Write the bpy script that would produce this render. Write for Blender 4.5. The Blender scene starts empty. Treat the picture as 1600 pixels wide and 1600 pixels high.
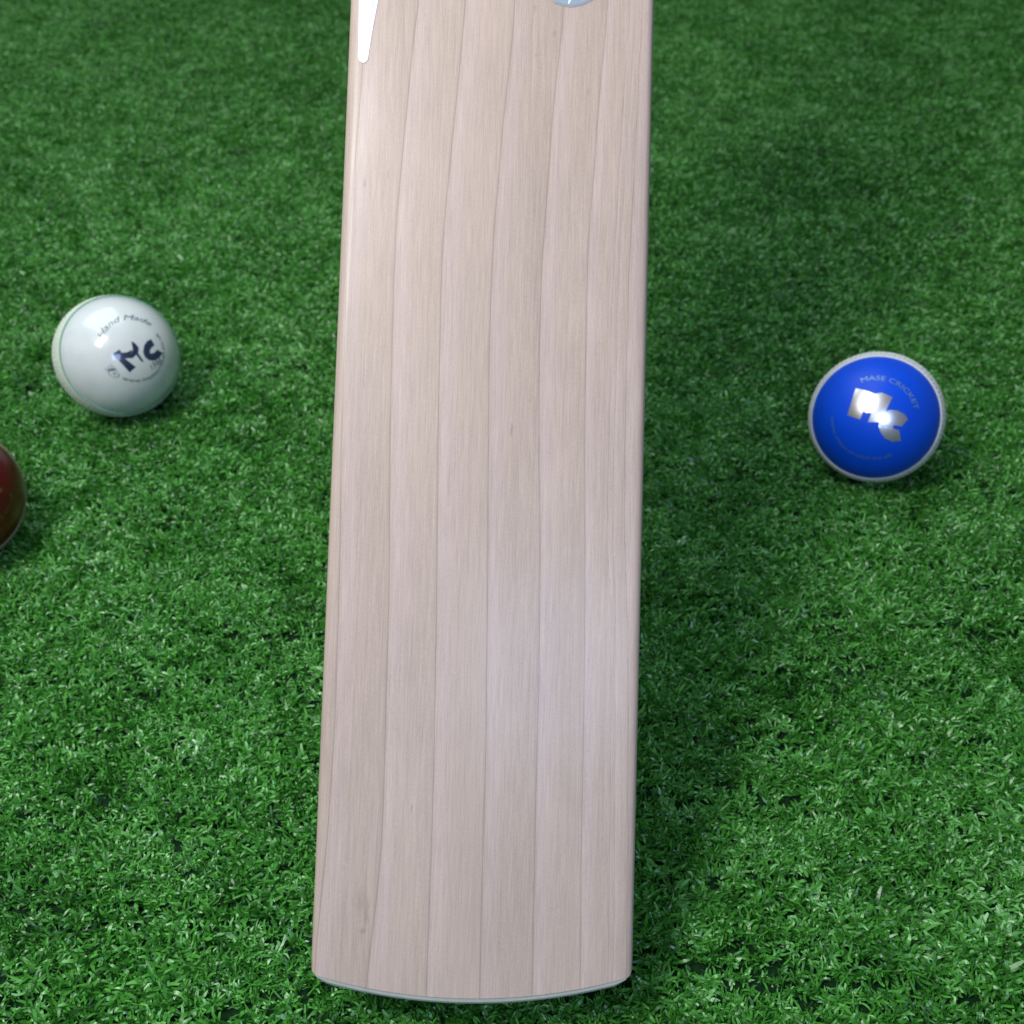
import bpy, bmesh, math, random
import numpy as np
from mathutils import Vector, Matrix
from mathutils.geometry import tessellate_polygon

S = bpy.context.scene
COL = S.collection
rng = np.random.default_rng(7)
R = math.radians

# ------------------------------------------------------------------ camera
PITCH = R(43.0)          # downward tilt of the phone
CAM_H = 0.383            # metres above the turf backing
F_PX = 1600.0            # focal length in pixels of the 1600 px photograph
cam_d = bpy.data.cameras.new('camera')
cam_d.sensor_width = 36.0
cam_d.lens = 36.0
cam_d.clip_start = 0.01
cam_d.clip_end = 100.0
cam_d.dof.use_dof = True
cam_d.dof.focus_distance = 0.352
cam_d.dof.aperture_fstop = 16.0
cam = bpy.data.objects.new('camera', cam_d)
COL.objects.link(cam)
cam.location = (0, 0, CAM_H)
cam.rotation_euler = (math.pi / 2 - PITCH, 0, 0)
S.camera = cam

# ------------------------------------------------------------------ world and lamps
w = bpy.data.worlds.new('World')
S.world = w
w.use_nodes = True
bg = w.node_tree.nodes['Background']
bg.inputs['Color'].default_value = (0.80, 0.91, 1.0, 1)
bg.inputs['Strength'].default_value = 0.165


def c2w(x, y, z):
    """camera space (right, up, forward) -> world"""
    s, c = math.sin(PITCH), math.cos(PITCH)
    return Vector((x, y * s + z * c, CAM_H + y * c - z * s))


def lamp(name, loc, target, sx, sy, power, color, spread=180):
    d = bpy.data.lights.new(name, 'AREA')
    d.shape = 'RECTANGLE'
    d.size, d.size_y = sx, sy
    d.energy = power
    d.color = color
    d.spread = R(spread)
    o = bpy.data.objects.new(name, d)
    COL.objects.link(o)
    o.location = loc
    o.rotation_euler = (Vector(target) - Vector(loc)).to_track_quat('-Z', 'Y').to_euler()
    return o


lamp('overhead_skylight', (-0.37, 0.07, 0.88), (0.0, 0.50, 0.05), 0.15, 0.34, 6.3, (1.0, 0.985, 0.955))
lamp('ceiling_light', (-0.65, 1.10, 1.75), (-0.3, 0.75, 0.0), 1.6, 1.6, 27.0, (0.80, 0.92, 1.0))
lamp('blue_window_pane', (0.075, -0.29, 0.56), (0.03, 0.30, 0.10), 0.27, 0.18, 1.9, (0.48, 0.62, 1.0))

S.view_settings.view_transform = 'Standard'
S.view_settings.look = 'None'
S.view_settings.exposure = 0.0
S.view_settings.gamma = 1.0
S.cycles.max_bounces = 8


# ------------------------------------------------------------------ helpers
def ray(px, py):
    d = c2w((px - 800) / F_PX, (800 - py) / F_PX, 1.0) - Vector((0, 0, CAM_H))
    return d.normalized()


CAM = Vector((0, 0, CAM_H))


def mesh_obj(name, verts, faces, mat=None, parent=None, smooth=False):
    me = bpy.data.meshes.new(name)
    me.from_pydata([tuple(v) for v in verts], [], [tuple(f) for f in faces])
    me.update()
    if smooth:
        me.polygons.foreach_set('use_smooth', [True] * len(me.polygons))
    if mat:
        me.materials.append(mat)
    o = bpy.data.objects.new(name, me)
    COL.objects.link(o)
    if parent:
        o.parent = parent
    return o


def thing(name, label, cat, mw, group=None):
    o = bpy.data.objects.new(name, None)
    o.empty_display_size = 0.02
    COL.objects.link(o)
    o.matrix_world = mw
    o['label'] = label
    o['category'] = cat
    if group:
        o['group'] = group
    return o


class NT:
    """tiny helper for node materials"""

    def __init__(self, name):
        self.m = bpy.data.materials.new(name)
        self.m.use_nodes = True
        self.t = self.m.node_tree
        self.b = self.t.nodes['Principled BSDF']

    def n(self, typ, **kw):
        nd = self.t.nodes.new(typ)
        for k, v in kw.items():
            setattr(nd, k, v)
        return nd

    def put(self, sock, v):
        if v is None:
            return
        if isinstance(v, bpy.types.NodeSocket):
            self.t.links.new(v, sock)
        else:
            sock.default_value = v

    def math(self, op, a, b=None, c=None, clamp=False):
        nd = self.n('ShaderNodeMath', operation=op)
        nd.use_clamp = clamp
        self.put(nd.inputs[0], a)
        self.put(nd.inputs[1], b)
        self.put(nd.inputs[2], c)
        return nd.outputs[0]

    def mix(self, fac, a, b, blend='MIX'):
        nd = self.n('ShaderNodeMix', data_type='RGBA', blend_type=blend)
        self.put(nd.inputs[0], fac)
        self.put(nd.inputs[6], a)
        self.put(nd.inputs[7], b)
        return nd.outputs[2]

    def noise(self, vec, scale, detail=2, rough=0.5, dist=0.0):
        nd = self.n('ShaderNodeTexNoise')
        self.put(nd.inputs['Vector'], vec)
        nd.inputs['Scale'].default_value = scale
        nd.inputs['Detail'].default_value = detail
        nd.inputs['Roughness'].default_value = rough
        nd.inputs['Distortion'].default_value = dist
        return nd.outputs[0]

    def ramp(self, fac, stops, interp='LINEAR'):
        nd = self.n('ShaderNodeValToRGB')
        nd.color_ramp.interpolation = interp
        el = nd.color_ramp.elements
        while len(el) < len(stops):
            el.new(0.5)
        for e, (p, c) in zip(el, stops):
            e.position = p
            e.color = c if len(c) == 4 else (*c, 1)
        self.put(nd.inputs[0], fac)
        return nd.outputs[0]

    def maprange(self, v, a, b, c=0.0, d=1.0, smooth=False):
        nd = self.n('ShaderNodeMapRange')
        if smooth:
            nd.interpolation_type = 'SMOOTHSTEP'
        self.put(nd.inputs[0], v)
        for i, x in enumerate((a, b, c, d)):
            self.put(nd.inputs[1 + i], x)
        return nd.outputs[0]

    def bump(self, h, strength, dist):
        nd = self.n('ShaderNodeBump')
        nd.inputs['Strength'].default_value = strength
        nd.inputs['Distance'].default_value = dist
        self.put(nd.inputs['Height'], h)
        self.t.links.new(nd.outputs[0], self.b.inputs['Normal'])

    def set(self, **kw):
        for k, v in kw.items():
            self.put(self.b.inputs[k.replace('_', ' ')], v)


def simple_mat(name, col, rough=0.5, metal=0.0, coat=0.0, var=0.12, scale=400, coat_rough=0.05):
    m = NT(name)
    tc = m.n('ShaderNodeTexCoord').outputs['Object']
    nz = m.noise(tc, scale, 3)
    k = m.maprange(nz, 0.3, 0.7, 1 - var, 1 + var)
    comb = m.n('ShaderNodeCombineColor')
    for i in range(3):
        m.put(comb.inputs[i], k)
    colr = m.mix(1.0, (*col, 1), comb.outputs[0], 'MULTIPLY')
    m.set(Base_Color=colr, Roughness=rough, Metallic=metal, Coat_Weight=coat, Coat_Roughness=coat_rough)
    return m


# ------------------------------------------------------------------ the turf backing (ground)
gm = NT('turf_backing')
tc = gm.n('ShaderNodeTexCoord').outputs['Object']
gm.set(Base_Color=gm.ramp(gm.noise(tc, 180, 3), [(0.3, (0.004, 0.016, 0.006)), (0.7, (0.008, 0.034, 0.010))]),
       Roughness=0.9, Specular_IOR_Level=0.1)
n = 24
xs = np.linspace(-2.2, 2.2, n)
ys = np.linspace(-1.6, 3.0, n)
gv = [(x, y, 0.0) for y in ys for x in xs]
gf = [(j * n + i, j * n + i + 1, (j + 1) * n + i + 1, (j + 1) * n + i) for j in range(n - 1) for i in range(n - 1)]
ground = mesh_obj('ground', gv, gf, gm.m)
ground['kind'] = 'structure'

# ------------------------------------------------------------------ bat: pose recovered from the photograph
W = 0.1090 / 2                                                # half the blade width
ORG = c2w(-0.0137, -0.1520, 0.3432)                          # middle of the toe line on the face
zero = c2w(0, 0, 0)
AX_U = (c2w(0.9995, -0.0297, -0.0092) - zero).normalized()
AX_V = (c2w(0.0302, 0.9976, 0.0616) - zero).normalized()
AX_N = AX_U.cross(AX_V).normalized()
AX_V = AX_N.cross(AX_U).normalized()
BAT = Matrix.Identity(4)
for i in range(3):
    BAT[i][0], BAT[i][1], BAT[i][2], BAT[i][3] = AX_U[i], AX_V[i], AX_N[i], ORG[i]
# the Empty stands where the toe touches the turf
T_TOE = 0.028
BASE_LOCAL = Vector((0, -0.0137, -T_TOE))
BAT_ROOT = BAT @ Matrix.Translation(BASE_LOCAL)


def face_uv(px, py):
    d = ray(px, py)
    t = (ORG - CAM).dot(AX_N) / d.dot(AX_N)
    p = CAM + d * t - ORG
    return p.dot(AX_U), p.dot(AX_V)


def camber(u):
    return -0.0016 * (u / W) ** 2


def toe_arc(u):
    a = abs(u)
    rc = 0.0035
    k = W - rc
    if a > k:
        q = min(1.0, (a - k) / rc)
        return -0.0033 * math.sqrt(max(0, 1 - q * q)) - 0.0013 * (1 - u / W)
    return -0.0033 - 0.0062 * (1 - (a / k) ** 2) - 0.0013 * (1 - u / W)


# growth lines: (photo pixel polylines), left to right
LINES_PX = [
    [(566, 100), (557, 212), (547.5, 312), (544, 375), (541, 400), (536, 572), (531, 744), (530, 869), (529, 900),
     (522.5, 1119), (511.5, 1294), (496, 1447), (490, 1512)],
    [(655, 0), (645, 62), (637.5, 150), (627.5, 250), (619, 350), (616, 400), (611, 587), (609, 681), (608, 900),
     (603.5, 1075), (599, 1250), (595, 1338), (586, 1425), (577, 1490), (571, 1548)],
    [(727.5, 0), (717.5, 112), (705, 237), (695, 337), (690, 400), (686, 587), (683, 806), (682, 944), (678, 1184),
     (673.5, 1338), (669, 1469), (666, 1556)],
    [(805, 0), (797, 100), (787.5, 175), (779, 275), (770, 387), (764, 540), (762.5, 744), (762, 900), (759, 1163),
     (755, 1316), (752, 1403), (750, 1535)],
    [(881, 12), (874, 87), (866, 150), (860, 225), (855, 300), (850, 375), (847, 400), (843, 525), (842, 681),
     (844, 869), (844, 900), (842, 1075), (837, 1250), (834, 1403), (832, 1548)],
    [(950, 12), (944, 75), (936, 162), (929, 262), (922, 350), (919, 400), (916, 540), (914, 681), (915, 869),
     (914, 944), (913, 1119), (909, 1294), (907.5, 1512)],
    [(987, 0), (980, 87), (974, 175), (967, 287), (962, 400), (958, 447), (955, 619), (951, 744), (950.6, 869),
     (957, 922), (956, 1163), (955, 1272), (953.5, 1425)],
    [(996, 0), (988, 120), (976, 287), (968, 420), (962, 619), (958, 744), (957, 869), (962, 930), (961, 1163),
     (960, 1425)],
    [(1004, 0), (998, 120), (990, 287), (983.5, 400), (979, 556), (976, 712), (976, 869), (979, 922), (982, 1119),
     (980, 1512)],
]
LINES = []
for ln in LINES_PX:
    pts = sorted((face_uv(*p)[::-1] for p in ln))          # (v, u)
    lv = np.linspace(-0.03, 0.40, 216)
    lu = np.interp(lv, [p[0] for p in pts], [p[1] for p in pts])
    kern = np.hanning(17)
    lu = np.convolve(np.pad(lu, 8, mode='edge'), kern / kern.sum(), mode='valid')       # growth lines run smoothly
    LINES.append((lv, lu))


def ring_of(u, v):
    us = [float(np.interp(v, l[0], l[1])) for l in LINES]
    us = [us[0] - 0.016] + us + [max(us[-1] + 0.012, us[-2] + 0.02)]
    for i in range(1, len(us)):
        us[i] = max(us[i], us[i - 1] + 0.0004)
    if u <= us[0]:
        return (u - us[0]) / 0.016
    if u >= us[-1]:
        return len(us) - 1 + (u - us[-1]) / 0.016
    return float(np.interp(u, us, np.arange(len(us))))


# ---- willow material
wm = NT('willow')
oc = wm.n('ShaderNodeTexCoord').outputs['Object']
sep = wm.n('ShaderNodeSeparateXYZ')
wm.put(sep.inputs[0], oc)
U0, V0 = sep.outputs[0], sep.outputs[1]
ringa = wm.n('ShaderNodeAttribute', attribute_name='ring').outputs['Fac']


def stretch(su, sv):
    mp = wm.n('ShaderNodeMapping')
    mp.inputs['Scale'].default_value = (su, sv, su)
    wm.put(mp.inputs['Vector'], oc)
    return mp.outputs[0]


wob = wm.noise(stretch(150, 60), 1.0, 3)
ringw = wm.math('ADD', ringa, wm.math('MULTIPLY', wm.math('SUBTRACT', wob, 0.5), 0.014))
fr = wm.math('FRACT', ringw)
idx = wm.math('FLOOR', ringw)
wn = wm.n('ShaderNodeTexWhiteNoise', noise_dimensions='1D')
wm.put(wn.inputs['W'], idx)
ringv = wn.outputs['Value']
base = wm.ramp(fr, [(0.0, (0.296, 0.230, 0.194)), (0.008, (0.379, 0.295, 0.248)), (0.020, (0.467, 0.364, 0.312)), (0.09, (0.492, 0.383, 0.339)), (0.22, (0.483, 0.376, 0.329)), (0.40, (0.462, 0.360, 0.303)), (0.75, (0.453, 0.353, 0.294)), (0.95, (0.448, 0.349, 0.291)), (0.99, (0.411, 0.320, 0.264)), (1.0, (0.296, 0.230, 0.190))])
fib = wm.noise(stretch(2300, 70), 1.0, 3, 0.6)
fib2 = wm.noise(stretch(700, 10), 1.0, 3, 0.6)
spk = wm.noise(stretch(3200, 1300), 1.0, 2, 0.7)
big = wm.noise(stretch(45, 14), 1.0, 3)
k = wm.math('ADD', wm.maprange(fib, 0.25, 0.75, -0.13, 0.13), wm.maprange(fib2, 0.3, 0.7, -0.05, 0.05))
k = wm.math('ADD', k, wm.maprange(spk, 0.25, 0.75, -0.09, 0.09))
k = wm.math('ADD', k, wm.maprange(big, 0.3, 0.7, -0.05, 0.05))
k = wm.math('ADD', k, wm.maprange(ringv, 0, 1, -0.03, 0.03))
k = wm.math('ADD', k, 1.0)
cc = wm.n('ShaderNodeCombineColor')
for i in range(3):
    wm.put(cc.inputs[i], k)
col = wm.mix(1.0, base, cc.outputs[0], 'MULTIPLY')
# blemishes of the cleft: (pixel, half width m, half length m, strength, ragged)
SPOTS = [((799, 672), 0.0005, 0.0030, 0.55, 300), ((643, 1262), 0.00035, 0.0020, 0.6, 300),
         ((835, 12), 0.0008, 0.0017, 0.26, 300), ((866, 52), 0.0008, 0.0016, 0.24, 300),
         ((836, 86), 0.0007, 0.0014, 0.2, 300), ((920, 142), 0.0007, 0.0017, 0.26, 300),
         ((564, 1412), 0.0026, 0.0046, 0.22, 200), ((572, 1430), 0.0010, 0.0055, 0.42, 260),
         ((566, 1456), 0.0012, 0.0018, 0.45, 300), ((569, 284), 0.0006, 0.0022, 0.35, 300),
         ((606, 270), 0.0004, 0.0022, 0.3, 300), ((660, 1150), 0.0003, 0.0016, 0.3, 300)]
warp = wm.n('ShaderNodeTexNoise')
wm.put(warp.inputs['Vector'], oc)
warp.inputs['Scale'].default_value = 420
wsep = wm.n('ShaderNodeSeparateColor')
wm.put(wsep.inputs[0], warp.outputs[1])
dark = None
for (px, py), hw, hl, st, _ in SPOTS:
    su, sv = face_uv(px, py)
    du = wm.math('DIVIDE', wm.math('ADD', wm.math('SUBTRACT', U0, su), wm.math('MULTIPLY', wm.math('SUBTRACT', wsep.outputs[0], 0.5), hw * 2.2)), hw)
    dv = wm.math('DIVIDE', wm.math('ADD', wm.math('SUBTRACT', V0, sv), wm.math('MULTIPLY', wm.math('SUBTRACT', wsep.outputs[1], 0.5), hl * 1.6)), hl)
    d = wm.math('SQRT', wm.math('ADD', wm.math('POWER', wm.math('ABSOLUTE', du), 2.0), wm.math('POWER', wm.math('ABSOLUTE', dv), 2.0)))
    a = wm.math('MULTIPLY', wm.maprange(d, 1.15, 0.2, 0, 1, True), st)
    dark = a if dark is None else wm.math('MAXIMUM', dark, a)
col = wm.mix(dark, col, (0.25, 0.185, 0.14, 1))
wm.set(Base_Color=col, Roughness=0.45, Coat_Weight=0.16, Coat_Roughness=0.19, Specular_IOR_Level=0.28)
wm.bump(wm.math('ADD', fib, wm.math('MULTIPLY', spk, 0.6)), 0.10, 0.0004)

bat = thing('cricket_bat', 'pale willow cricket bat leaning face up with its rounded toe on the turf', 'cricket bat',
            BAT_ROOT)


def loc(u, v, nn):
    return (u - BASE_LOCAL.x, v - BASE_LOCAL.y, nn - BASE_LOCAL.z)


# object coordinates of the blade must equal the face coordinates, so the blade mesh sits at an offset
NF, NB = 161, 41
RE = 0.0032


def half_width(v):
    if v < 0.52:
        return W
    q = min(1.0, (v - 0.52) / 0.045)
    return W + (0.017 - W) * (q * q * (3 - 2 * q))


def section(v):
    """closed loop of (u, n): face left to right, then the back right to left"""
    hw = half_width(v)
    te = 0.024 + 0.012 * min(1, v / 0.12)
    sp = 0.004 + 0.024 * math.sin(math.pi * min(1.0, max(0.0, (v + 0.06) / 0.62))) ** 1.3
    if v > 0.50:
        q = min(1, (v - 0.50) / 0.06)
        te += (0.030 - te) * q
        sp *= 1 - q
    out = []
    for i in range(7):                                   # left face edge, rounded
        a = math.pi - (math.pi / 2) * i / 6
        out.append((-hw + RE + RE * math.cos(a), camber(W) - RE + RE * math.sin(a)))
    for i in range(1, NF - 1):
        u = (-1 + 2 * i / (NF - 1)) * (hw - RE)
        e = (abs(u) / hw) ** 10                        # blends the face into the rounded edge
        out.append((u, camber(u / hw * W) * (1 - e) + camber(W) * e))
    for i in range(7):
        a = math.pi / 2 - (math.pi / 2) * i / 6
        out.append((hw - RE + RE * math.cos(a), camber(W) - RE + RE * math.sin(a)))
    rb = 0.005
    for i in range(5):
        a = -(math.pi / 2) * i / 4
        out.append((hw - rb + rb * math.cos(a), -te + rb + rb * math.sin(a)))
    for i in range(1, NB - 1):
        u = (1 - 2 * i / (NB - 1)) * (hw - rb)
        out.append((u, -te - sp * (1 - abs(u) / hw) ** 1.4))
    for i in range(5):
        a = -math.pi / 2 - (math.pi / 2) * i / 4
        out.append((-hw + rb + rb * math.cos(a), -te + rb + rb * math.sin(a)))
    return out


vrows = list(np.linspace(0, 0.016, 5)) + list(np.linspace(0.021, 0.36, 70)) + list(np.linspace(0.37, 0.565, 30))
bv, bf, rings = [], [], []
for v in vrows:
    sec = section(v)
    fall = max(0.0, 1 - v / 0.10) ** 1.5
    for (u, nn) in sec:
        vv = v + toe_arc(u) * fall
        bv.append((u, vv, nn))
        rings.append(ring_of(u, vv))
L = len(section(0))
for j in range(len(vrows) - 1):
    for i in range(L):
        a, b = j * L + i, j * L + (i + 1) % L
        bf.append((a, b, b + L, a + L))
# toe end: strips between face loop and back loop
nfa = 7 + NF - 2 + 7
face_idx = list(range(nfa))
back_idx = list(range(L - 1, nfa - 1, -1))
i = j = 0
while i < len(face_idx) - 1 or j < len(back_idx) - 1:
    if j == len(back_idx) - 1 or (i < len(face_idx) - 1 and bv[face_idx[i + 1]][0] <= bv[back_idx[j + 1]][0]):
        bf.append((face_idx[i], back_idx[j], face_idx[i + 1]))
        i += 1
    else:
        bf.append((face_idx[i], back_idx[j], back_idx[j + 1]))
        j += 1
top0 = (len(vrows) - 1) * L
bf.append(tuple(range(top0, top0 + L)))
blade = mesh_obj('blade', bv, bf, wm.m, bat, True)
blade.location = -BASE_LOCAL
at = blade.data.attributes.new('ring', 'FLOAT', 'POINT')
at.data.foreach_set('value', rings)
# crisp edge at the toe
bm = bmesh.new()
bm.from_mesh(blade.data)
for e in bm.edges:
    if len(e.link_faces) == 2 and e.calc_face_angle(0) > R(50):
        e.smooth = False
bmesh.ops.recalc_face_normals(bm, faces=bm.faces)
bm.to_mesh(blade.data)
bm.free()

# ---- toe guard: ribbed rubber strip glued under the toe
rubber = simple_mat('toe_rubber', (0.36, 0.385, 0.345), 0.35, var=0.06)
rubber.set(Subsurface_Weight=0.0)
tv, tf = [], []
NT_S = 361
for i in range(NT_S):
    u = -W + 0.0022 + (2 * W - 0.0044) * i / (NT_S - 1)
    a = toe_arc(u)
    taper = min(1.0, max(0.0001, W - 0.0020 - abs(u)) / 0.004) ** 0.5
    rib = 0.00032 if i % 2 else 0.0
    nb = -0.0235
    n0 = camber(u) - 0.0004
    th = 0.0018 * taper
    tv += [(u, a + 0.0002, n0 - 0.0012), (u, a - 0.00005, n0), (u, a - th * 0.7, n0), (u, a - th - rib * taper, n0 - 0.0005),
           (u, a - th - rib * taper, nb), (u, a + 0.0002, nb)]
for i in range(NT_S - 1):
    for k_ in range(6):
        p, q = i * 6 + k_, i * 6 + (k_ + 1) % 6
        tf.append((p, q, q + 6, p + 6))
tf.append((0, 1, 2, 3, 4, 5))
tf.append(tuple((NT_S - 1) * 6 + k_ for k_ in (5, 4, 3, 2, 1, 0)))
tg = mesh_obj('toe_guard', tv, tf, rubber.m, bat)
tg.location = -BASE_LOCAL

# ---- handle and grip, above the frame
hm = simple_mat('cane', (0.50, 0.36, 0.20), 0.5)
gmx = simple_mat('grip_rubber', (0.62, 0.64, 0.66), 0.6)


def lathe_along_v(name, rows, segs, mat, parent, nn0=-0.0165):
    vs, fs = [], []
    for (v, r) in rows:
        for s in range(segs):
            a = 2 * math.pi * s / segs
            vs.append((r * math.cos(a), v, nn0 + r * math.sin(a)))
    for j in range(len(rows) - 1):
        for s in range(segs):
            a, b = j * segs + s, j * segs + (s + 1) % segs
            fs.append((a, a + segs, b + segs, b))
    fs.append(tuple(range(segs)))
    fs.append(tuple((len(rows) - 1) * segs + s for s in range(segs - 1, -1, -1)))
    o = mesh_obj(name, vs, fs, mat, parent, True)
    o.location = -BASE_LOCAL
    return o


lathe_along_v('handle', [(0.545, 0.0150), (0.60, 0.0150), (0.64, 0.0145)], 32, hm.m, bat)
lathe_along_v('grip', [(0.585 + 0.0024 * i, 0.0172 + 0.0006 * (i % 2)) for i in range(110)] + [(0.851, 0.012)], 32, gmx.m, bat)


# ---- stickers on the face (only their lower tips reach into the photograph)
def flat_patch(name, outline, mat, parent, nn, thick=0.00012):
    """raised thin patch with a side wall, following the camber of the face"""
    tri = tessellate_polygon([[Vector((u, v, 0)) for u, v in outline]])
    bm = bmesh.new()
    vs = [bm.verts.new((u, v, 0)) for u, v in outline]
    for t in tri:
        try:
            bm.faces.new([vs[k_] for k_ in t])
        except ValueError:
            pass
    for _ in range(3):
        long = [e for e in bm.edges if e.calc_length() > 0.006]
        if not long:
            break
        bmesh.ops.subdivide_edges(bm, edges=long, cuts=1)
    bmesh.ops.triangulate(bm, faces=bm.faces[:])
    bmesh.ops.recalc_face_normals(bm, faces=bm.faces[:])
    if bm.faces and sum(f.normal.z for f in bm.faces) < 0:
        bmesh.ops.reverse_faces(bm, faces=bm.faces[:])
    ext = bmesh.ops.extrude_face_region(bm, geom=bm.faces[:])
    topv = [g for g in ext['geom'] if isinstance(g, bmesh.types.BMVert)]
    for v in bm.verts:
        v.co.z = camber(v.co.x) + nn
    for v in topv:
        v.co.z += thick
    me = bpy.data.meshes.new(name)
    bm.to_mesh(me)
    bm.free()
    me.materials.append(mat)
    o = bpy.data.objects.new(name, me)
    COL.objects.link(o)
    o.parent = parent
    o.location = -BASE_LOCAL
    return o


white_vinyl = simple_mat('white_vinyl', (0.86, 0.87, 0.89), 0.22, coat=0.5, var=0.02)
grey_vinyl = simple_mat('grey_vinyl', (0.55, 0.57, 0.66), 0.3, coat=0.5, var=0.03)
pale_blue = simple_mat('pale_blue_vinyl', (0.30, 0.37, 0.44), 0.25, coat=0.6, var=0.04)
silver_edge = simple_mat('silver_vinyl', (0.42, 0.45, 0.50), 0.3, metal=0.4, var=0.03)


def px_poly(pts):
    return [face_uv(*p) for p in pts]


st1 = flat_patch('sticker', px_poly([(561, -260), (560, -120), (560, 0), (559.5, 50), (559, 86), (561, 92), (566, 95.5), (571, 94.5), (574, 90),
                                     (577, 70), (584, 30), (590, 0), (612, -120), (640, -260)]), white_vinyl.m, bat, 0.00002)
st1['label'] = 'white glossy wedge sticker tapering to a rounded tip'
flat_patch('sticker_stripe', px_poly([(571.0, 62), (572.4, 62.4), (578, 32), (584.6, 0), (607, -120), (604.5, -120), (582, 0), (576, 30)]),
           grey_vinyl.m, st1, 0.00016, 0.00003).location = (0, 0, 0)
EMB = [(858, -34), (857, -12), (861, -1), (866, 4.5), (876, 8), (888, 10.5), (897, 10), (909, 7), (919, 3), (927, -2), (936, -14), (938, -32),
       (926, -50), (905, -60), (880, -58), (864, -48)]
emx, emy = 896, -25
st2 = flat_patch('sticker', px_poly(EMB), silver_edge.m, bat, 0.00002)
st2['label'] = 'pale blue grey sticker with a silver rim'
flat_patch('sticker_face', px_poly([(emx + (x - emx) * 0.93, emy + (y - emy) * 0.92) for x, y in EMB]), pale_blue.m, st2, 0.00016, 0.00004).location = (0, 0, 0)
flat_patch('sticker_crease', px_poly([(889, -90), (890.5, -90), (890, -8), (892.5, 0), (889, 6), (887.5, 5.8), (889, -3), (887.5, -10)]),
           white_vinyl.m, st2, 0.00022, 0.00003).location = (0, 0, 0)


# ------------------------------------------------------------------ cricket balls
def sphere_mesh(name, r, mat, parent, seg=96, rg=64, seam=0.0):
    vs, fs = [], []
    for j in range(rg + 1):
        th = math.pi * j / rg
        for s in range(seg):
            a = 2 * math.pi * s / seg
            rr = r
            vs.append((rr * math.sin(th) * math.cos(a), rr * math.sin(th) * math.sin(a), rr * math.cos(th)))
    for j in range(rg):
        for s in range(seg):
            a, b = j * seg + s, j * seg + (s + 1) % seg
            fs.append((a, a + seg, b + seg, b))
    o = mesh_obj(name, vs, fs, mat, parent, True)
    bm = bmesh.new()
    bm.from_mesh(o.data)
    bmesh.ops.remove_doubles(bm, verts=bm.verts, dist=1e-6)
    bm.to_mesh(o.data)
    bm.free()
    return o


def seam_band(r, half, rise, mat, parent):
    """raised welt round the equator (local z = ball axis)"""
    prof = []
    m_ = 40
    for i in range(m_ + 1):
        t = -1 + 2 * i / m_
        lat = t * half
        edge = min(1.0, (1 - abs(t)) / 0.12)
        h = rise * math.sqrt(max(0, 1 - (1 - edge) ** 2))
        h += 0.00022 * math.cos(t * math.pi * 6) * edge           # six rows
        if abs(t) >= 0.999:
            h = -0.0004
        prof.append(((r + h) * math.cos(lat), (r + h) * math.sin(lat)))
    seg = 128
    vs = [(p * math.cos(2 * math.pi * s / seg), p * math.sin(2 * math.pi * s / seg), z) for (p, z) in prof for s in range(seg)]
    fs = [(j * seg + s, j * seg + (s + 1) % seg, (j + 1) * seg + (s + 1) % seg, (j + 1) * seg + s)
          for j in range(m_) for s in range(seg)]
    return mesh_obj('seam', vs, fs, mat, parent, True)


def stitches(name, r, lats, n_, ln, wd, mat, parent, rise):
    vs, fs = [], []
    for row, lat in enumerate(lats):
        slant = 0.55 if row % 2 else -0.55
        for s in range(n_):
            a = 2 * math.pi * (s + 0.5 * (row % 2)) / n_ + random.uniform(-.004, .004)
            cn = Vector((math.cos(lat) * math.cos(a), math.cos(lat) * math.sin(a), math.sin(lat)))
            te = Vector((-math.sin(a), math.cos(a), 0))
            tn = cn.cross(te)
            d1 = (te * math.cos(slant) + tn * math.sin(slant))
            d2 = cn.cross(d1)
            c0 = cn * (r + rise)
            b0 = len(vs)
            for (x, y, z) in ((-1, 0, -.6), (-.55, 1, -.2), (-.55, -1, -.2), (-.5, 0, .7), (.5, 0, .7), (.55, 1, -.2), (.55, -1, -.2), (1, 0, -.6)):
                vs.append(c0 + d1 * (x * ln / 2) + d2 * (y * wd / 2) + cn * (z * 0.00035))
            for f in ((0, 2, 3), (0, 3, 1), (1, 3, 4, 5), (3, 2, 6, 4), (5, 4, 7), (4, 6, 7)):
                fs.append(tuple(b0 + q for q in f))
    o = mesh_obj(name, vs, fs, mat, parent, True)
    return o


def seam_line(r, lat, mat, parent):
    """thin cord of thread laid along the edge of the seam"""
    vs, fs, seg, sec = [], [], 128, 6
    for s_ in range(seg):
        a = 2 * math.pi * s_ / seg
        for q in range(sec):
            b = 2 * math.pi * q / sec
            rad = r + 0.00035 + 0.0005 * math.cos(b)
            la = lat + 0.00055 / r * math.sin(b)
            vs.append((rad * math.cos(la) * math.cos(a), rad * math.cos(la) * math.sin(a), rad * math.sin(la)))
    for s_ in range(seg):
        for q in range(sec):
            fs.append((s_ * sec + q, ((s_ + 1) % seg) * sec + q, ((s_ + 1) % seg) * sec + (q + 1) % sec, s_ * sec + (q + 1) % sec))
    return mesh_obj('seam_line', vs, fs, mat, parent, True)


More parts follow.
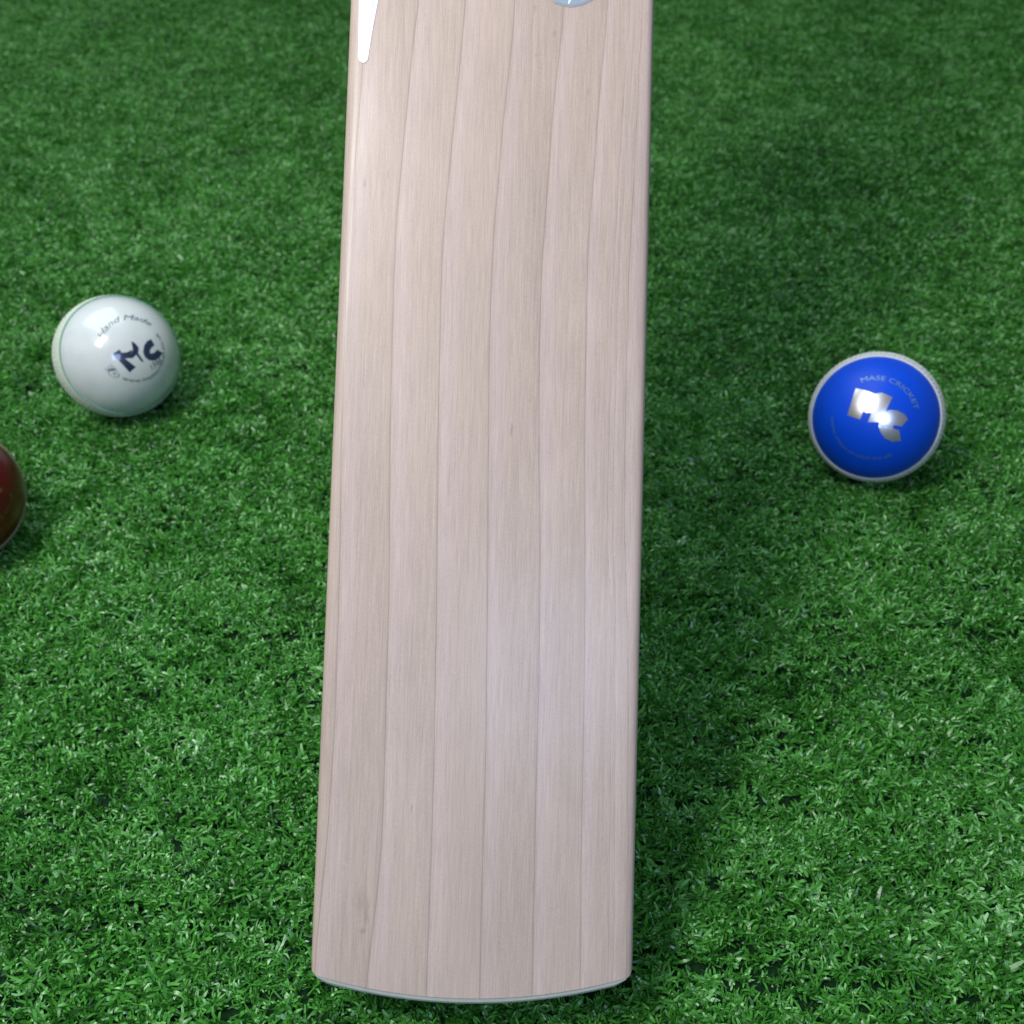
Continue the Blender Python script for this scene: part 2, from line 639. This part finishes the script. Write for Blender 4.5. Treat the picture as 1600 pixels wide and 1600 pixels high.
def leather(name, col, rough, coat, coat_rough, bump=0.05, mottled=0.05):
    m = NT(name)
    tc_ = m.n('ShaderNodeTexCoord').outputs['Object']
    nz = m.noise(tc_, 90, 4)
    kk = m.maprange(nz, 0.3, 0.7, 1 - mottled, 1 + mottled)
    cb = m.n('ShaderNodeCombineColor')
    for i_ in range(3):
        m.put(cb.inputs[i_], kk)
    fine = m.noise(tc_, 1400, 3)
    m.set(Base_Color=m.mix(1.0, (*col, 1), cb.outputs[0], 'MULTIPLY'), Roughness=rough, Coat_Weight=coat, Specular_IOR_Level=0.3,
          Coat_Roughness=coat_rough)
    m.bump(fine, bump, 0.0006)
    return m


def ball_pose(px, py, r, centre_h):
    d = ray(px, py)
    t = (centre_h - CAM_H) / d.z
    return CAM + d * t


def ball_matrix(c, off_px, r_px, roll):
    """axes of a ball whose pole (local z) shows off_px pixels from its middle; local x to the right, turned by roll"""
    v = (CAM - c).normalized()
    right = Vector((0, 0, 1)).cross(v).normalized()
    up = v.cross(right)
    ox, oy = off_px[0] / r_px, off_px[1] / r_px
    z = (right * ox + up * oy + v * math.sqrt(max(0.01, 1 - ox * ox - oy * oy))).normalized()
    x = (right - z * right.dot(z)).normalized()
    y = z.cross(x)
    x2 = x * math.cos(roll) + y * math.sin(roll)
    y2 = z.cross(x2)
    M = Matrix.Identity(4)
    for i_ in range(3):
        M[i_][0], M[i_][1], M[i_][2] = x2[i_], y2[i_], z[i_]
    return M


def polar_to_ball(a, b, r):
    """flat print coordinates (metres along the leather from the pole) -> point on the ball"""
    d = math.hypot(a, b)
    if d < 1e-9:
        return Vector((0, 0, r))
    th = d / r
    return Vector((math.sin(th) * a / d, math.sin(th) * b / d, math.cos(th))) * r


def print_mesh(name, polys, mat, parent, mapper, maxlen):
    """polys: list of (verts2d, faces); each point is laid on the ball by mapper"""
    bm = bmesh.new()
    for vs2, fs2 in polys:
        vv = [bm.verts.new((x, y, 0)) for x, y in vs2]
        for f in fs2:
            try:
                bm.faces.new([vv[q] for q in f])
            except ValueError:
                pass
    for _ in range(4):
        lg = [e for e in bm.edges if e.calc_length() > maxlen]
        if not lg:
            break
        bmesh.ops.subdivide_edges(bm, edges=lg, cuts=1)
        bmesh.ops.triangulate(bm, faces=bm.faces[:])
    for v in bm.verts:
        v.co = mapper(v.co.x, v.co.y)
    bm.normal_update()
    for f in bm.faces:
        if f.normal.dot(f.calc_center_median()) < 0:
            f.normal_flip()
    me = bpy.data.meshes.new(name)
    bm.to_mesh(me)
    bm.free()
    me.polygons.foreach_set('use_smooth', [True] * len(me.polygons))
    me.materials.append(mat)
    o = bpy.data.objects.new(name, me)
    COL.objects.link(o)
    o.parent = parent
    return o


def poly_tris(pts):
    tri = tessellate_polygon([[Vector((x, y, 0)) for x, y in pts]])
    return pts, [tuple(t) for t in tri]


def glyphs(text, size, shear=0.0, spacing=1.0):
    """text as flat triangles; x runs from 0"""
    cu = bpy.data.curves.new('tmp_text', 'FONT')
    cu.body = text
    cu.size = size
    cu.shear = shear
    cu.space_character = spacing
    cu.resolution_u = 3
    ob = bpy.data.objects.new('tmp_text', cu)
    COL.objects.link(ob)
    dg = bpy.context.evaluated_depsgraph_get()
    me = bpy.data.meshes.new_from_object(ob.evaluated_get(dg))
    vs = [(v.co.x, v.co.y) for v in me.vertices]
    fs = [tuple(p.vertices) for p in me.polygons]
    bpy.data.objects.remove(ob)
    bpy.data.curves.remove(cu)
    bpy.data.meshes.remove(me)
    return vs, fs


def arc_text(name, text, size, rad, a_start, a_end, mat, parent, r, centre=(0, 0), bottom=False, shear=0.0):
    vs, fs = glyphs(text, size, shear)
    x0 = min(v[0] for v in vs)
    x1 = max(v[0] for v in vs)
    pts = []
    for x, y in vs:
        t = (x - x0) / (x1 - x0)
        a = R(a_start + (a_end - a_start) * t)
        rr = rad - y if bottom else rad + y
        pts.append((centre[0] + rr * math.cos(a), centre[1] + rr * math.sin(a)))
    return print_mesh(name, [(pts, fs)], mat, parent, lambda a, b: polar_to_ball(a, b, r), 0.0015)


def line_text(name, text, size, pos, ang, mat, parent, r, shear=0.0):
    vs, fs = glyphs(text, size, shear)
    x1 = max(v[0] for v in vs)
    c_, s_ = math.cos(R(ang)), math.sin(R(ang))
    pts = [(pos[0] + (x - x1 / 2) * c_ - y * s_, pos[1] + (x - x1 / 2) * s_ + y * c_) for x, y in vs]
    return print_mesh(name, [(pts, fs)], mat, parent, lambda a, b: polar_to_ball(a, b, r), 0.0015)


def on_ball_from_photo(root, r):
    """places a print where the photograph shows it on the leather"""
    inv = root.matrix_world.inverted()
    c = root.matrix_world.translation + Vector((0, 0, 0))

    def f(cx, cy, centre):
        d = ray(cx, cy)
        oc_ = CAM - centre
        b = oc_.dot(d)
        q = b * b - oc_.dot(oc_) + r * r
        t = -b - math.sqrt(max(q, 0))
        return CAM + d * t
    return f


BALL_GROUP = 'cricket balls lying on the turf'
SINK = 0.0030                                  # the balls settle between the blades, just above the backing


def ball(label, px, py, r, pole_off, r_px, roll, cover, seam_m, thread_rows, band_half, rise):
    c = ball_pose(px, py, r, r + SINK)
    root = thing('cricket_ball', label, 'cricket ball', Matrix.Translation((c.x, c.y, SINK)), BALL_GROUP)
    M = ball_matrix(c, pole_off, r_px, roll)
    M.translation = Vector((0, 0, r))          # children sit at the ball's middle, the Empty at its lowest point
    body = sphere_mesh('leather_cover', r, cover, root)
    body.matrix_local = M
    sb = seam_band(r, band_half, rise, seam_m, root)
    sb.matrix_local = M
    for lats, mat in thread_rows:
        so = stitches('stitching', r, lats, 84, 0.0026, 0.0011, mat, root, rise + 0.0002)
        so['kind'] = 'stuff'
        so.matrix_local = M
    return root, M, c


def photo_print(name, polys_px, mat, root, M, c, r, lift=0.00012):
    """print whose outline is read off the photograph and laid on the leather"""
    world = Matrix.Translation(root.matrix_world.translation) @ M
    inv = world.inverted()
    rr = r + lift

    def mp(x, y):
        d = ray(x, y)
        oc_ = CAM - c
        b = oc_.dot(d)
        q = b * b - oc_.dot(oc_) + rr * rr
        return inv @ (CAM + d * (-b - math.sqrt(max(q, 0))))
    o = print_mesh(name, [poly_tris(p) for p in polys_px], mat, root, mp, 3.0)
    o.matrix_local = M
    return o


# ---- white ball
R_W = 0.0348
white_leather = leather('white_leather', (0.64, 0.68, 0.67), 0.32, 0.8, 0.11)
cream_seam = simple_mat('cream_seam', (0.62, 0.68, 0.56), 0.6, var=0.1, scale=900)
green_thread = simple_mat('green_thread', (0.16, 0.34, 0.25), 0.6)
cream_thread = simple_mat('cream_thread', (0.66, 0.70, 0.58), 0.6)
navy_ink = simple_mat('navy_ink', (0.018, 0.032, 0.075), 0.28, coat=0.8, var=0.1)
grey_ink = simple_mat('grey_ink', (0.07, 0.10, 0.13), 0.35, coat=0.5, var=0.2)
H = R(14.5)
rowl = [H * t for t in (-0.83, -0.5, -0.17, 0.17, 0.5, 0.83)]
wr, wM, wc = ball('glossy white cricket ball with dark MC lettering and green seam stitching', 184, 557, R_W, (29, 3), 97, R(0),
                  white_leather.m, cream_seam.m, [(rowl[1:5], cream_thread.m)], H, 0.00045)
for sgn in (-1, 1):
    so = seam_line(R_W, sgn * H * 0.93, green_thread.m, wr)
    so.matrix_local = wM


def z2p(pts, ox, oy, k_):
    return [(ox + x / k_, oy + y / k_) for x, y in pts]


K1 = 1600 / 140
photo_print('monogram', [
    z2p([(300, 720), (420, 640), (520, 800), (640, 900), (710, 950), (600, 1050), (520, 960), (400, 830), (350, 790)], 150, 490, K1),
    z2p([(420, 700), (560, 690), (650, 640), (600, 790), (545, 800), (500, 790)], 150, 490, K1),
    z2p([(630, 490), (700, 530), (760, 600), (760, 680), (730, 720), (660, 790), (590, 800), (660, 650)], 150, 490, K1),
    z2p([(690, 690), (740, 690), (790, 760), (850, 850), (820, 865), (750, 780)], 150, 490, K1),
    z2p([(985, 455), (1045, 560), (985, 610), (955, 680), (985, 715), (1040, 700), (1095, 645), (1190, 700), (1120, 795), (1030, 840),
         (940, 830), (870, 770), (840, 680), (865, 560), (915, 490)], 150, 490, K1)], navy_ink.m, wr, wM, wc, R_W)
RP = R_W + 0.0001
LR = R_W * R(30.5)
t_ = arc_text('lettering', 'Hand Made', 0.0052, LR, 146, 40, grey_ink.m, wr, RP, shear=0.35)
t_.matrix_local = wM
t_ = arc_text('lettering', 'www.masecricket.co.uk', 0.0038, LR * 1.0, 231, 385, grey_ink.m, wr, RP, bottom=True)
t_.matrix_local = wM
t_ = line_text('lettering', '156g', 0.0048, (0.0100, -0.0112), 28, grey_ink.m, wr, RP, 0.3)
t_.matrix_local = wM
# crown and oval emblem
em = []
for (x0, y0, x1, y1, wd) in ((150, 985, 370, 1010, 9), (170, 1020, 350, 1005, 9), (215, 930, 250, 1010, 10), (265, 900, 285, 1000, 10), (300, 930, 360, 1000, 10),
                             (240, 1000, 330, 985, 18), (300, 1060, 360, 1085, 22)):
    dx, dy = x1 - x0, y1 - y0
    ll = math.hypot(dx, dy)
    ux, uy = -dy / ll * wd / 2, dx / ll * wd / 2
    em.append(z2p([(x0 + ux, y0 + uy), (x1 + ux, y1 + uy), (x1 - ux, y1 - uy), (x0 - ux, y0 - uy)], 150, 490, K1))
for k_ in range(20):
    a0, a1 = 2 * math.pi * k_ / 20, 2 * math.pi * (k_ + 1) / 20

    def el(a, s):
        x, y = 105 * s * math.cos(a), 58 * s * math.sin(a)
        return 320 + x * 0.94 - y * 0.34, 1075 + x * 0.34 + y * 0.94
    em.append(z2p([el(a0, 1), el(a1, 1), el(a1, 0.86), el(a0, 0.86)], 150, 490, K1))
photo_print('crest', em, grey_ink.m, wr, wM, wc, R_W, 0.0001)

# ---- blue ball
R_B = 0.0345
blue_leather = leather('blue_leather', (0.0005, 0.070, 0.68), 0.42, 0.0, 0.2)
white_seam = simple_mat('white_seam', (0.62, 0.64, 0.62), 0.7, var=0.12, scale=900)
white_thread = simple_mat('white_thread', (0.72, 0.74, 0.73), 0.7)
silver_foil = simple_mat('silver_foil', (0.80, 0.80, 0.83), 0.30, metal=1.0, var=0.04)
gold_foil = simple_mat('gold_foil', (0.20, 0.34, 0.44), 0.42, metal=0.4, var=0.2)
dull_gold = simple_mat('worn_gold_foil', (0.10, 0.22, 0.36), 0.4, metal=0.3, var=0.3)
H2 = R(19.0)
rowb = [H2 * t for t in (-0.83, -0.5, -0.17, 0.17, 0.5, 0.83)]
br, bM, bc = ball('blue cricket ball with silver MC foil and white stitched seam', 1368, 652, R_B, (-2, -3), 103, R(-19),
                  blue_leather.m, white_seam.m, [(rowb, white_thread.m)], H2, 0.0008)
photo_print('monogram', [
    z2p([(470, 368), (610, 395), (770, 455), (880, 435), (1045, 505), (860, 895), (660, 893), (715, 765), (690, 745), (630, 750), (590, 715),
         (535, 855), (340, 787)], 1290, 570, 10),
    z2p([(850, 850), (900, 745), (1000, 705), (1120, 715), (1230, 770), (1285, 850), (1190, 965), (1080, 945), (1050, 960), (1060, 1000),
         (1150, 1020), (1175, 1190), (1040, 1200), (930, 1150), (860, 1060), (825, 950)], 1290, 570, 10)],
    silver_foil.m, br, bM, bc, R_B)
RPB = R_B + 0.0001
t_ = arc_text('lettering', 'MASE CRICKET', 0.0042, R_B * 0.62, 143, 47, gold_foil.m, br, RPB)
t_.matrix_local = bM
t_ = arc_text('lettering', 'www.masecricket.co.uk', 0.0036, R_B * 0.68, 210, 331, dull_gold.m, br, RPB, bottom=True)
t_.matrix_local = bM

# ---- red ball, cut by the left edge of the photograph
R_R = 0.0350
red_leather = leather('red_leather', (0.10, 0.0, 0.006), 0.34, 0.35, 0.12)
tan_seam = simple_mat('tan_seam', (0.30, 0.25, 0.17), 0.7, var=0.15, scale=900)
tan_thread = simple_mat('tan_thread', (0.36, 0.31, 0.22), 0.7)
gold = simple_mat('gold_print', (0.22, 0.13, 0.04), 0.35, metal=0.5, var=0.3)
H3 = R(15.0)
rowr = [H3 * t for t in (-0.83, -0.5, -0.17, 0.17, 0.5, 0.83)]
rr_, rM, rc = ball('dark red cricket ball with gold print and cream seam', -81, 775, R_R, (26, 2), 110, R(-10),
                   red_leather.m, tan_seam.m, [(rowr, tan_thread.m)], H3, 0.0006)
t_ = arc_text('lettering', 'www.masecricket.co.uk', 0.0042, R_R * 0.72, 215, 345, gold.m, rr_, R_R + 0.0001, bottom=True)
t_.matrix_local = rM
t_ = line_text('monogram', 'MC', 0.020, (0.004, -0.006), 0, gold.m, rr_, R_R + 0.0001, 0.2)
t_.matrix_local = rM

# ------------------------------------------------------------------ artificial grass
tm = NT('turf_blade')
shade = tm.n('ShaderNodeAttribute', attribute_name='shade')
oi = tm.n('ShaderNodeObjectInfo').outputs['Random']
tone = tm.n('ShaderNodeAttribute', attribute_name='tone')          # yarn lots: the pile is tufted from slightly different greens
tone.attribute_type = 'INSTANCER'
g = tm.math('ADD', tm.math('MULTIPLY', shade.outputs['Fac'], 0.60), tm.math('MULTIPLY', oi, 0.36))
g = tm.math('ADD', g, tone.outputs['Fac'], None, True)
tcol = tm.ramp(g, [(0.0, (0.016, 0.085, 0.009)), (0.30, (0.036, 0.195, 0.017)), (0.62, (0.075, 0.315, 0.034)), (0.86, (0.155, 0.47, 0.10)),
                   (1.0, (0.38, 0.64, 0.31))])
tm.set(Base_Color=tcol, Roughness=0.36, Specular_IOR_Level=0.75)
tr = tm.n('ShaderNodeBsdfTranslucent')
tm.put(tr.inputs['Color'], tcol)
mx = tm.n('ShaderNodeMixShader')
mx.inputs[0].default_value = 0.14
tm.t.links.new(tm.b.outputs[0], mx.inputs[1])
tm.t.links.new(tr.outputs[0], mx.inputs[2])
tm.t.links.new(mx.outputs[0], tm.t.nodes['Material Output'].inputs[0])

tuft_col = bpy.data.collections.new('tufts')
NVAR = 16
for k_ in range(NVAR):
    vs, fs, sh = [], [], []
    for b in range(18):
        az = rng.vonmises(0, 1.5) + math.pi * int(rng.integers(0, 2))
        ln = rng.uniform(0.0042, 0.0085)
        wd = rng.uniform(0.0007, 0.0014)
        lean0 = rng.uniform(0.2, 0.85)
        lean1 = lean0 + rng.uniform(0.6, 2.0)
        tw = rng.uniform(-1.8, 1.8)
        x, y, z = rng.normal(0, 0.0014), rng.normal(0, 0.0011), 0.0
        p = Vector((x, y, z))
        sd = float(np.clip(rng.beta(1.5, 1.7), 0, 1))
        if rng.random() < 0.04:
            sd = 1.0
        nseg = 4
        b0 = len(vs)
        kink = rng.normal(0, 0.7)
        crimp = rng.uniform(-0.7, 0.7)
        for s in range(nseg + 1):
            t = s / nseg
            le = lean0 + (lean1 - lean0) * t ** 1.1 + crimp * math.sin(t * 5.5)
            a = az + kink * t
            d = Vector((math.sin(le) * math.cos(a), math.sin(le) * math.sin(a), math.cos(le)))
            side0 = Vector((-math.sin(a), math.cos(a), 0))
            nr = side0.cross(d)
            ta = tw * t + 0.2
            side = side0 * math.cos(ta) + nr * math.sin(ta)
            ww = wd * (1.0 if s < nseg else 0.55)
            vs += [p + side * ww / 2, p - side * ww / 2]
            sh += [sd, sd]
            if s < nseg:
                fs.append((b0 + 2 * s, b0 + 2 * s + 1, b0 + 2 * s + 3, b0 + 2 * s + 2))
            p = p + d * (ln / nseg)
            p.z = max(p.z, 0.0012)
    me = bpy.data.meshes.new('tuft')
    me.from_pydata([tuple(v) for v in vs], [], fs)
    me.update()
    me.polygons.foreach_set('use_smooth', [True] * len(me.polygons))
    a_ = me.attributes.new('shade', 'FLOAT', 'POINT')
    a_.data.foreach_set('value', sh)
    me.materials.append(tm.m)
    tuft_col.objects.link(bpy.data.objects.new('tuft', me))

# stitch positions: rows 6 mm apart
ROW, ST = 0.0057, 0.0028
ny = int((2.1 - (-0.20)) / ROW)
nx = int(2.6 / ST)
jj, ii = np.meshgrid(np.arange(ny), np.arange(nx), indexing='ij')
X = (-1.30 + ii * ST + (jj % 2) * ST / 2 + rng.normal(0, 0.0008, jj.shape)).ravel()
Y = (-0.20 + jj * ROW + rng.normal(0, 0.0013, jj.shape) + 0.002 * np.sin(ii * 0.05 + jj)).ravel()


def smooth_noise(x, y, cell, seed):
    r_ = np.random.default_rng(seed)
    G = r_.normal(0, 1, (400, 400))
    fx, fy = (x + 2) / cell, (y + 2) / cell
    ix, iy = np.floor(fx).astype(int), np.floor(fy).astype(int)
    tx, ty = fx - ix, fy - iy
    tx, ty = tx * tx * (3 - 2 * tx), ty * ty * (3 - 2 * ty)
    ix, iy = ix % 399, iy % 399
    return (G[iy, ix] * (1 - tx) + G[iy, ix + 1] * tx) * (1 - ty) + (G[iy + 1, ix] * (1 - tx) + G[iy + 1, ix + 1] * tx) * ty


keep = np.ones(X.shape, bool)
scale = 0.87 + 0.12 * smooth_noise(X, Y, 0.022, 3) + 0.05 * smooth_noise(X, Y, 0.07, 5) + rng.normal(0, 0.10, X.shape)
for c in (wc, bc, rc):
    d = np.hypot(X - c.x, Y - c.y)
    keep &= d > 0.0115
    scale = np.where(d < 0.0215, scale * 0.62, scale)
# under the toe
P3 = np.stack([X - ORG.x, Y - ORG.y, 0.004 - ORG.z * np.ones_like(X)], 1)
pu, pv, pn = P3 @ np.array(AX_U), P3 @ np.array(AX_V), P3 @ np.array(AX_N)
keep &= ~((np.abs(pu) < W + 0.001) & (pv > -0.019) & (pv < 0.05) & (pn < 0.004) & (pn > -0.036))
X, Y, scale = X[keep], Y[keep], np.clip(scale[keep], 0.45, 1.35)
N = len(X)
lx = 0.34 * smooth_noise(X, Y, 0.035, 11) + 0.16 * smooth_noise(X, Y, 0.012, 12) + rng.normal(0, 0.16, N)
ly = 0.34 * smooth_noise(X, Y, 0.035, 13) + 0.16 * smooth_noise(X, Y, 0.012, 14) + rng.normal(0, 0.16, N)
rotv = np.stack([lx, ly, rng.normal(0, 0.55, N) + math.pi * rng.integers(0, 2, N)], 1)
me = bpy.data.meshes.new('artificial_grass')
me.from_pydata(np.stack([X, Y, np.full(N, 0.0002)], 1).tolist(), [], [])
a_ = me.attributes.new('turn', 'FLOAT_VECTOR', 'POINT')
a_.data.foreach_set('vector', rotv.astype(np.float32).ravel())
a_ = me.attributes.new('size', 'FLOAT', 'POINT')
a_.data.foreach_set('value', scale.astype(np.float32))
tone_v = 0.02 + 0.10 * smooth_noise(X * 0.7, Y * 1.3, 0.0085, 21) + 0.05 * smooth_noise(X, Y, 0.05, 22)
a_ = me.attributes.new('tone', 'FLOAT', 'POINT')
a_.data.foreach_set('value', tone_v.astype(np.float32))
a_ = me.attributes.new('pick', 'INT', 'POINT')
a_.data.foreach_set('value', rng.integers(0, NVAR, N).astype(np.int32))
me.materials.append(tm.m)
grass = bpy.data.objects.new('artificial_grass', me)
COL.objects.link(grass)
grass['kind'] = 'stuff'
grass['label'] = 'short bright green artificial grass covering the ground'
grass['category'] = 'grass'
ng = bpy.data.node_groups.new('plant_tufts', 'GeometryNodeTree')
ng.interface.new_socket('Geometry', in_out='INPUT', socket_type='NodeSocketGeometry')
ng.interface.new_socket('Geometry', in_out='OUTPUT', socket_type='NodeSocketGeometry')
gi, go = ng.nodes.new('NodeGroupInput'), ng.nodes.new('NodeGroupOutput')
ci = ng.nodes.new('GeometryNodeCollectionInfo')
ci.inputs['Collection'].default_value = tuft_col
ci.inputs['Separate Children'].default_value = True
ci.inputs['Reset Children'].default_value = True
iop = ng.nodes.new('GeometryNodeInstanceOnPoints')
iop.inputs['Pick Instance'].default_value = True


def named(nm, typ):
    nd = ng.nodes.new('GeometryNodeInputNamedAttribute')
    nd.data_type = typ
    nd.inputs['Name'].default_value = nm
    return nd.outputs['Attribute']


e2r = ng.nodes.new('FunctionNodeEulerToRotation')
ng.links.new(named('turn', 'FLOAT_VECTOR'), e2r.inputs[0])
ng.links.new(gi.outputs[0], iop.inputs['Points'])
ng.links.new(ci.outputs[0], iop.inputs['Instance'])
ng.links.new(e2r.outputs[0], iop.inputs['Rotation'])
ng.links.new(named('size', 'FLOAT'), iop.inputs['Scale'])
ng.links.new(named('pick', 'INT'), iop.inputs['Instance Index'])
ng.links.new(iop.outputs[0], go.inputs[0])
md = grass.modifiers.new('plant_tufts', 'NODES')
md.node_group = ng
